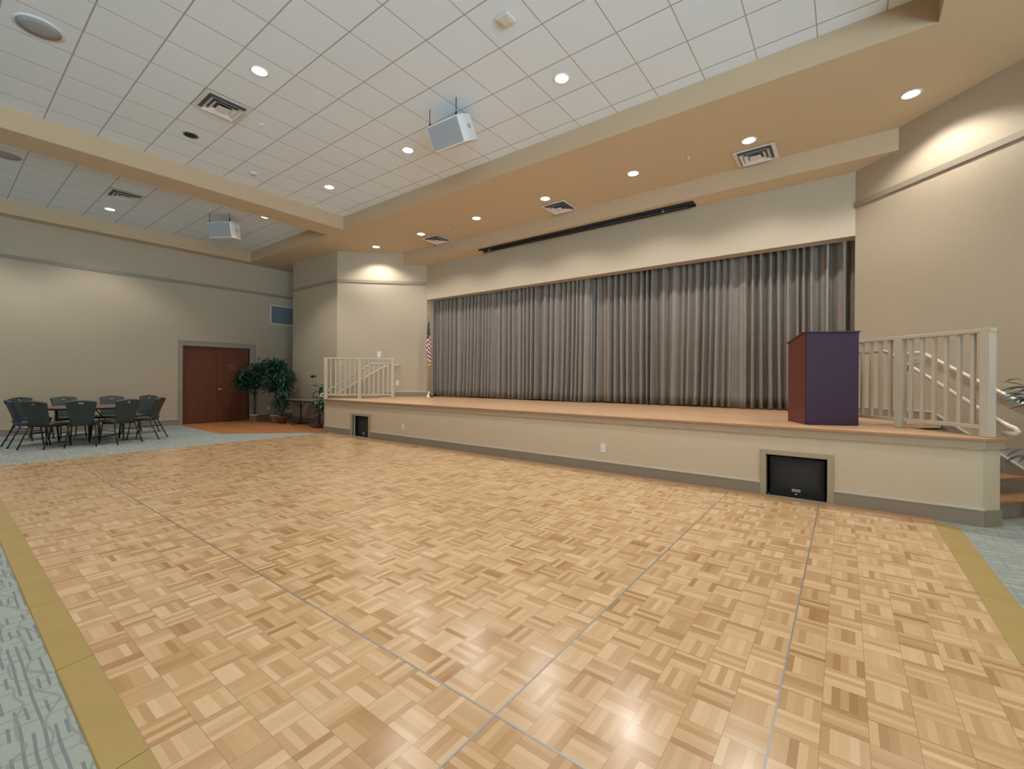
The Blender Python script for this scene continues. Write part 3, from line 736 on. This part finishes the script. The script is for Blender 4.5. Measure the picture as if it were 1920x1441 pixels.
def ficus(name, label, loc, blobs, trunk, n, seed, pr, ph, pmat, L=0.13, W=0.055, lm='leafd'):
    rnd = random.Random(seed); o = thing(name, label, 'plant', loc)
    pot(o, pr, ph, pmat)
    tr = MB()
    for path, r in trunk: tr.tube(path, r, 7)
    for (c, rad) in blobs:
        for k in range(5):
            dv = Vector((rnd.uniform(-1,1), rnd.uniform(-1,1), rnd.uniform(-0.3,1))).normalized()
            tr.tube([Vector(trunk[0][0][-1]), Vector(c) + Vector((dv.x*rad[0], dv.y*rad[1], dv.z*rad[2]))*0.8], [0.008, 0.003], 5)
    tr.build('trunk', M['bark'], o)
    mb = MB()
    for k in range(n):
        c, rad = rnd.choice(blobs)
        dv = Vector((rnd.gauss(0,1), rnd.gauss(0,1), rnd.gauss(0,1))).normalized()*rnd.uniform(0.35, 1.0)
        p = Vector(c) + Vector((dv.x*rad[0], dv.y*rad[1], dv.z*rad[2]))
        dd = Vector((dv.x + rnd.uniform(-.6,.6), dv.y + rnd.uniform(-.6,.6), rnd.uniform(-0.5, 0.55)))
        leaf(mb, p, dd, L*rnd.uniform(0.7, 1.25), W*rnd.uniform(0.8, 1.2), droop=rnd.uniform(0.0, 0.4))
    mb.build('foliage', M[lm], o)
    return o
ficus('potted_ficus', 'tall bushy potted ficus nearest the double door, in a pale pot', (-14.60, 6.12, 0.006),
      [((0.0, 0.0, 1.45), (0.42, 0.48, 0.45)), ((0.1, -0.2, 1.2), (0.38, 0.46, 0.30)), ((0.1, 0.2, 1.65), (0.36, 0.36, 0.28)), ((0.15, -0.36, 1.3), (0.22, 0.26, 0.3))],
      [([(0,0,0.2), (0.02,0.02,0.6), (0,0,1.2)], 0.018), ([(0.03,-0.03,0.2), (-0.02,-0.02,0.7), (0.05,0.04,1.2)], 0.014)], 1500, 1, 0.125, 0.235, M['terra'])
ficus('potted_ficus', 'tall potted ficus in the middle of the three by the door', (-13.86, 6.40, 0.006),
      [((0.0, 0.05, 1.5), (0.40, 0.36, 0.42)), ((0.05, -0.1, 1.2), (0.42, 0.34, 0.30)), ((-0.05, 0.0, 1.75), (0.3, 0.3, 0.22)), ((0.3, 0.1, 1.35), (0.34, 0.3, 0.36))],
      [([(0,0,0.2), (0.02,0.02,0.6), (0,0,1.2)], 0.02)], 1500, 2, 0.135, 0.24, M['terra'])
ficus('potted_palm', 'low leafy potted plant in a dark pot beside the folding table', (-13.38, 6.38, 0.006),
      [((0.0, 0.02, 0.98), (0.33, 0.28, 0.30)), ((0.05, 0.0, 1.32), (0.32, 0.28, 0.26)), ((-0.05, 0, 0.6), (0.26, 0.24, 0.22))],
      [([(0,0,0.15), (0.02,0.02,0.5), (0,0,0.9)], 0.016)], 620, 3, 0.13, 0.22, M['terrad'], 0.2, 0.035)
rp = thing('potted_plant', 'leafy plant on a dark stem at the left end of the stage by the railing', 'plant', (-11.50, 6.46, 0.006))
pot(rp, 0.10, 0.12, M['terrad'])
MB().tube([(0,0,0.08), (0.02,0,0.5), (0.03,0.02,1.0)], [0.014, 0.012, 0.006], 7).tube([(0,0,0.1), (0.12,0.08,0.6), (0.3,0.2,0.95)], [0.012, 0.008, 0.005], 7).tube([(-0.12,-0.1,0.012), (0.12,0.1,0.012)], 0.02, 6).build('stem', M['bark'], rp)
mb = MB(); rnd = random.Random(5)
for k in range(95):
    tt = rnd.random(); ln = rnd.random() < 0.72
    base = Vector((0.03, 0.02, 0.22+0.95*tt**0.7)) if ln else Vector((0.12+0.18*tt, 0.08+0.12*tt, 0.6+0.4*tt))
    a = rnd.uniform(0, 2*PI)
    dv = Vector((math.cos(a), math.sin(a), rnd.uniform(-0.2, 0.8)))
    leaf(mb, base + dv*0.05, dv, rnd.uniform(0.17, 0.30), rnd.uniform(0.08, 0.13), droop=rnd.uniform(0.2, 0.6))
mb.build('foliage', M['leafl'], rp)
bp_ = thing('potted_plant', 'blue-green leaves of a plant at the right edge by the handrail', 'plant', (1.63, 6.72, 0))
pot(bp_, 0.115, 0.26, M['terrad'])
MB().tube([(0,0,0.22), (0.02,0,0.7), (-0.02,0.0,1.2)], [0.02, 0.016, 0.01], 7).build('stem', M['bark'], bp_)
mb = MB(); rnd = random.Random(9)
for k in range(90):
    a = rnd.uniform(0, 2*PI); zz = rnd.uniform(1.14, 1.36)
    dv = Vector((math.cos(a), math.sin(a), rnd.uniform(-0.15, 0.5)))
    base = Vector((-0.02, 0, zz)) + dv*rnd.uniform(0.02, 0.22)
    leaf(mb, base, dv, rnd.uniform(0.15, 0.22), rnd.uniform(0.04, 0.065), droop=rnd.uniform(0.2, 0.5))
for k in range(14):
    a = rnd.uniform(0, 2*PI); dv = Vector((math.cos(a), math.sin(a), 0.1))
    leaf(mb, Vector((0, 0, rnd.uniform(0.6, 0.8))) + dv*0.2, dv, 0.2, 0.05, droop=0.5)
mb.build('foliage', M['leafb'], bp_)

# ------------------------------------------------------------------ flag
fl = thing('flag', 'United States flag with gold fringe hanging on a pole at the left of the curtain', 'flag', (-9.40, 8.56, ZD+0.001))
MB().lathe([(0.13, 0), (0.13, 0.012), (0.10, 0.035), (0.045, 0.075), (0.028, 0.12), (0.022, 0.16)], 24).build('stand', M['brass'], fl)
pole = MB().tube([(0,0,0.13), (0,0,2.28)], 0.0135, 10).build('pole', M['polewood'], fl)
MB().lathe([(0.016, 2.28), (0.022, 2.30), (0.012, 2.32), (0.022, 2.36), (0.02, 2.40), (0.006, 2.47)], 12).build('finial', M['brass'], pole)
g = MB(); ns, ntt = 56, 26; V = []
for i in range(ns+1):
    s_ = i/ns; row = []
    for j in range(ntt+1):
        t_ = j/ntt
        z = 2.27 - 0.92*t_ - 0.74*s_*(1-0.25*t_) 
        sp = min(1.0, 0.15+1.15*(t_*0.6+s_*0.8))
        xo = 0.015 + 0.135*sp*abs(((s_*2.6) % 2) - 1) - 0.06*sp
        yo = 0.085*sp*math.sin(s_*15+t_*1.5) - 0.02
        xx = xo*0.80 - yo*0.0; 
        row.append(g.bm.verts.new((xx*0.8+0.0, xx*0.6+yo*0.8 - 0.03, z)))
    V.append(row)
for i in range(ns):
    for j in range(ntt):
        s_ = (i+0.5)/ns; t_ = (j+0.5)/ntt
        if i >= ns-2 or j >= ntt-1: mi = 3
        elif s_ < 0.42 and t_ < 7/13:
            mi = 1 if (i % 4 == 1 and j % 3 == 1) else 2
        else: mi = 0 if int(t_*13) % 2 == 0 else 1
        f = g.bm.faces.new((V[i][j], V[i+1][j], V[i+1][j+1], V[i][j+1])); f.material_index = mi; f.smooth = True
g.build('cloth', [M['red'], M['fwhite'], M['blue'], M['fringe']], fl)

# ------------------------------------------------------------------ ceiling fittings
def lamp_spot(name, x, y, z, power, size=math.radians(132), blend=0.45):
    l = bpy.data.lights.new(name, 'SPOT'); l.energy = power; l.spot_size = size; l.spot_blend = blend; l.shadow_soft_size = 0.09
    l.color = (1.0, 0.965, 0.91)
    o = bpy.data.objects.new(name, l); C.objects.link(o); o.location = (x, y, z-0.03)
    return o
proto_on = None
def downlight(x, y, z, label, on=True, group=None):
    global proto_on
    if on and proto_on is not None:
        return copy_tree(proto_on, (x, y, z), 0, label)
    dl = thing('downlight', label, 'ceiling light', (x, y, z), group=group)
    MB().lathe([(0.088, -0.001), (0.112, -0.001), (0.112, -0.006), (0.100, -0.009), (0.088, -0.006)], 28, caps=False).build('trim_ring', M['white'] if on else M['chrome'], dl)
    MB().lathe([(0.088, -0.003), (0.06, -0.004)], 28).build('lens', M['lamp'] if on else M['darkg'], dl)
    if on: proto_on = dl
    return dl
P_TRAY, P_SOF = 185, 150
tray = [(-6.05, 2.57, 'lit downlight in the main tile ceiling, nearest the square vent'), (-2.99, 5.01, 'lit downlight in the tile ceiling right of the hanging white speaker'),
        (-6.07, 5.01, 'lit downlight in the tile ceiling just left of the hanging white speaker'), (-8.56, 5.01, 'lit downlight in the tile ceiling near the corner where the beams meet')]
for x, y, lb in tray:
    o = downlight(x, y, ZT, lb); o['group'] = 'lit tray downlights'; lamp_spot('tray_lamp', x, y, ZT, P_TRAY, math.radians(114), 0.5)
for x, y, lb in ((-13.9, 2.59, 'lit downlight in the far left tile ceiling beside its square vent'), (-11.44, 5.02, 'lit downlight in the far left ceiling, half hidden by the beam')):
    o = downlight(x, y, ZT, lb); o['group'] = 'lit tray downlights'; lamp_spot('tray_lamp', x, y, ZT, P_TRAY*(1.7 if x > -13 else 1.0), math.radians(114), 0.5)
sof = [(0.65, 'nearest the right wall'), (-1.18, 'beside the large right vent'), (-3.0, 'third from the right'), (-4.84, 'middle one beside the centre vent'),
       (-6.69, 'third from the left'), (-8.55, 'beside the small far vent'), (-10.40, 'leftmost, against the left wall')]
for x, lb in sof:
    o = downlight(x, 7.49, ZS, 'lit downlight in the soffit row over the stage, ' + lb); o['group'] = 'soffit downlights over the stage'
    lamp_spot('soffit_lamp', x, 7.49, ZS, P_SOF)
for x, y, lb in ((-8.55, 2.58, 'unlit dark downlight in the main tile ceiling near the left beam'), (-11.35, 2.72, 'unlit dark downlight in the far left ceiling at the beam edge')):
    o = downlight(x, y, ZT, lb, on=False); o['group'] = 'unlit downlights'
# lamps of the hall out of view; left ones added to brighten the carpet
for x, y in ((-2.99, 2.57), (-0.5, 5.01), (-0.5, 2.57), (-6.05, -1.5), (-2.99, -1.5), (-8.56, -1.5), (-6.05, -5.5), (-2.0, -5.5), (-13.9, 0.15), (-11.44, 0.15), (-12.2, -2.5), (-13.5, -6)):
    lamp_spot('tray_lamp', x, y, ZT, P_TRAY, math.radians(114), 0.5)
for x, y in ((3.0, 4.5), (3.0, 0.5), (3.0, -4), (2.5, 6.5)): lamp_spot('soffit_lamp', x, y, ZS, P_SOF)

def vent(x, y, z, label, sz=0.30):
    v = thing('air_vent', label, 'vent', (x, y, z), group='square ceiling air vents')
    MB().box((-sz, -sz, -0.004), (sz, sz, -0.001)).build('throat', M['throat'], v)
    fr = MB()
    def ring(r0, z0, r1, z1):
        q0 = [(-r0,-r0,z0),(r0,-r0,z0),(r0,r0,z0),(-r0,r0,z0)]; q1 = [(-r1,-r1,z1),(r1,-r1,z1),(r1,r1,z1),(-r1,r1,z1)]
        for i in range(4):
            for dz in (0, -0.004):
                fr.face([(a[0], a[1], a[2]+dz) for a in (q0[i], q0[(i+1)%4], q1[(i+1)%4], q1[i])])
    ring(sz, -0.008, sz*0.80, -0.008); ring(sz, -0.001, sz, -0.008)
    fr.build('frame', M['white'], v)
    for r in (0.70, 0.50):
        fr = MB(); ring(sz*r, -0.045, sz*(r-0.16), -0.012); fr.build('louvre', M['white'], v)
    MB().box((-sz*0.26, -sz*0.26, -0.05), (sz*0.26, sz*0.26, -0.045)).build('centre_plate', M['white'], v)
vent(-7.28, 2.585, ZT, 'large square vent in the main tile ceiling, left of a lit downlight')
vent(-12.567, 2.585, ZT, 'square vent in the far left tile ceiling beyond the beam')
vent(-1.165, 8.04, ZS, 'large square vent in the tan soffit at the right')
vent(-4.84, 8.04, ZS, 'square vent in the tan soffit above the middle of the screen slot')
vent(-8.54, 8.02, ZS, 'small far vent in the tan soffit at the left end')

def round_speaker(x, y, label, r=0.20):
    s = thing('ceiling_speaker', label, 'speaker', (x, y, ZT), group='round ceiling speakers')
    MB().lathe([(r*0.9, -0.001), (r*1.06, -0.001), (r*1.06, -0.008), (r*0.92, -0.012)], 36, caps=False).build('rim', M['white'], s)
    MB().lathe([(r*0.93, -0.004), (r*0.93, -0.009), (r*0.5, -0.016), (0.012, -0.018)], 36).build('grille', M['greyg'], s)
round_speaker(-7.31, 0.75, 'round grey speaker grille set in the ceiling, top left corner')
round_speaker(-11.99, 0.84, 'round grey speaker grille in the far left ceiling at the edge')
def detector(x, y, z, label, square):
    d_ = thing('smoke_detector', label, 'detector', (x, y, z))
    if square:
        o = MB().box((-0.085,-0.085,-0.03), (0.085,0.085,-0.001)).build('housing', M['offwhite'], d_, bevel=0.02)
        MB().box((-0.055,-0.055,-0.04), (0.055,0.055,-0.03)).build('cover', M['offwhite'], d_, bevel=0.008)
    else:
        MB().lathe([(0.085,-0.001),(0.085,-0.02),(0.06,-0.04),(0.03,-0.045)], 24).build('housing', M['offwhite'], d_)
        MB().lathe([(0.03,-0.045),(0.025,-0.05)], 16).build('cover', M['greyg'], d_)
detector(-2.99, 3.81, ZT, 'square off-white detector in the tile ceiling, top centre', True)
detector(-9.16, 3.79, ZT, 'small flat detector in the tile ceiling near the left beam', False)
def sprinkler(x, y, z, label, px=0.03):
    s = thing('ceiling_sprinkler', label, 'sprinkler', (x, y, z), group='sprinkler heads')
    MB().lathe([(px, -0.001), (px, -0.006), (0.012, -0.012)], 16).build('escutcheon', M['white'], s)
    MB().lathe([(0.007, -0.012), (0.007, -0.035), (0.02, -0.037), (0.02, -0.04)], 12).build('head', M['white'], s)
sprinkler(-7.31, 3.14, ZT, 'sprinkler head in the main tile ceiling below the vent', 0.04)
sprinkler(-2.06, 7.48, ZS, 'sprinkler head in the tan soffit between two right downlights')
sprinkler(-7.67, 7.57, ZS, 'sprinkler head in the tan soffit near the far left vent')
sprinkler(-7.12, 8.76, 4.70, 'sprinkler head under the bulkhead beside the screen slot')
sprinkler(-11.6, 5.35, ZT, 'sprinkler head in the far left ceiling behind the hanging speaker')

# hanging loudspeakers
def hung_speaker(loc, rz, tilt, label, h=0.44):
    s = thing('hanging_speaker', label, 'speaker', loc, rz, group='white loudspeakers hung from the ceiling')
    R = Matrix.Rotation(tilt, 4, 'X')
    w, dpt = 0.30, 0.43
    cab = MB()
    pts = [(-w, 0, 0), (w, 0, 0), (w, 0.12, 0), (w*0.74, dpt, 0), (-w*0.74, dpt, 0), (-w, 0.12, 0)]
    A = [cab.bm.verts.new(R @ Vector((x, y, -h/2))) for x, y, z in pts]; B = [cab.bm.verts.new(R @ Vector((x, y, h/2))) for x, y, z in pts]
    cab.bm.faces.new(A); cab.bm.faces.new(B)
    for i in range(6): cab.bm.faces.new((A[i], A[(i+1)%6], B[(i+1)%6], B[i]))
    cb = cab.build('cabinet', M['white'], s, bevel=0.015)
    MB().box((-w+0.022, -0.012, -h/2+0.022), (w-0.022, 0.004, h/2-0.022), mat=R).build('grille', M['greyg'], s, bevel=0.006)
    MB().box((w*0.80, 0.20, -0.02), (w*0.84+0.03, 0.26, 0.04), mat=R).build('input_panel', M['greyg'], s)
    for x, y in ((-w*0.85, 0.03), (w*0.85, 0.03), (0, dpt-0.05)):
        p = R @ Vector((x, y, h/2))
        MB().tube([p, (p.x, p.y, ZT-loc[2]-0.001)], 0.006, 6).lathe([(0.014, 0), (0.014, 0.03)], 8, o=(p.x, p.y, p.z)).build('hanger', M['black'], s)
hung_speaker((-4.64, 4.52, 4.93), math.radians(3), math.radians(31), 'white loudspeaker hung from the main tile ceiling in the centre', 0.36)
hung_speaker((-12.10, 4.25, 4.95), math.radians(32), math.radians(10), 'white loudspeaker hung from the far left ceiling beyond the beam', 0.38)

# ------------------------------------------------------------------ wall fittings
g_ = thing('return_grille', 'blue-grey return air grille high on the left wall by the stage corner', 'vent', (XW, 7.35, 3.49))
MB().box((0, -0.45, -0.32), (0.02, 0.45, -0.29)).box((0, -0.45, 0.29), (0.02, 0.45, 0.32)).box((0, -0.45, -0.29), (0.02, -0.42, 0.29)).box((0, 0.42, -0.29), (0.02, 0.45, 0.29)).build('frame', M['offwhite'], g_)
mb = MB()
for k in range(20):
    z = -0.28 + k*0.0285
    mb.face([(0.004, -0.42, z), (0.004, 0.42, z), (0.016, 0.42, z+0.02), (0.016, -0.42, z+0.02)])
mb.box((0.001, -0.42, -0.29), (0.003, 0.42, 0.29)); mb.build('slats', M['returng'], g_)
def plate(name, loc, rz, label, w, h, mat, kind):
    p = thing(name, label, kind, loc, rz)
    MB().box((-w/2, -0.008, -h/2), (w/2, -0.0005, h/2)).build('cover', mat, p, bevel=0.002)
    if name == 'power_outlet':
        for z in (-0.022, 0.022): MB().box((-0.016, -0.011, z-0.014), (0.016, -0.008, z+0.014)).build('socket', M['offwhite'], p, bevel=0.002)
    else: MB().box((-0.012, -0.016, -0.02), (0.012, -0.008, 0.02)).build('toggle', M['offwhite'], p, bevel=0.002)
plate('power_outlet', (-7.49, 6.10, 0.36), 0, 'white outlet plate on the stage front near the left subwoofer', 0.075, 0.12, M['white'], 'outlet')
plate('power_outlet', (-2.885, 6.10, 0.365), 0, 'white outlet plate on the stage front left of the right subwoofer', 0.075, 0.12, M['white'], 'outlet')
plate('light_switch', (-10.80, 7.90, 2.07), PI/4, 'white control box on the left splayed wall above the railing', 0.10, 0.16, M['white'], 'switch')
plate('power_outlet', (-10.43, 8.27, 1.25), PI/4, 'white plate low on the left splayed wall beside the railing end', 0.085, 0.13, M['white'], 'outlet')
plate('light_switch', (-11.55, 7.148, 1.80), PI/4, 'narrow white box on the wall corner just under the left railing top', 0.06, 0.15, M['white'], 'switch')
plate('power_outlet', (XW, 6.86, 0.36), PI/2, 'white outlet low on the left wall behind the ficus pots', 0.09, 0.13, M['white'], 'outlet')
hk = thing('wall_hooks', 'pair of small dark fittings on the tan wall left of the stage', 'hook', (-12.84, YA, 1.42))
for x, s in ((-0.08, 1.3), (0.09, 0.8)):
    MB().box((x-0.03*s, -0.012, -0.03*s), (x+0.03*s, -0.001, 0.03*s)).tube([(x, -0.01, 0), (x, -0.06, -0.01), (x+0.02, -0.08, 0.02)], 0.014*s, 6).build('hook', M['black'], hk)

# ------------------------------------------------------------------ world, camera, view
w = bpy.data.worlds.new('World'); bpy.context.scene.world = w; w.use_nodes = True
bg = w.node_tree.nodes['Background']
wt = w.node_tree      # hazy sky above, added bright ground below the horizon to light the ceiling
gz = nd(wt, 'ShaderNodeSeparateXYZ', ins={0: nd(wt, 'ShaderNodeTexCoord').outputs['Generated']}).outputs[2]
gr = nd(wt, 'ShaderNodeMapRange', ins={0: gz, 1: -0.04, 2: 0.04, 3: 0.0, 4: 1.0}).outputs[0]
wt.links.new(mixc(wt, gr, (8.2, 10.8, 12.6), (1.4, 1.7, 1.9)), bg.inputs[0]); bg.inputs[1].default_value = 1.0
yaw, roll = 0.646443624, 0.00559941
fwd = Vector((-math.sin(yaw), math.cos(yaw), 0)); rtv = Vector((math.cos(yaw), math.sin(yaw), 0)); up = Vector((0,0,1))
r2 = math.cos(roll)*rtv + math.sin(roll)*up; u2 = math.cos(roll)*up - math.sin(roll)*rtv
cam = bpy.data.cameras.new('camera'); cam.sensor_width = 36; cam.lens = 827.485802/1920*36
cam.shift_y = -(720.5-708.758)/1920; cam.clip_start = 0.05
co = bpy.data.objects.new('camera', cam); C.objects.link(co)
mx = Matrix((r2, u2, -fwd)).transposed().to_4x4(); mx.translation = Vector((0, 0, 1.398)); co.matrix_world = mx
bpy.context.scene.camera = co
vs = bpy.context.scene.view_settings
vs.view_transform = 'Standard'; vs.look = 'None'; vs.gamma = 1.0; vs.use_curve_mapping = False; vs.exposure = 0.0
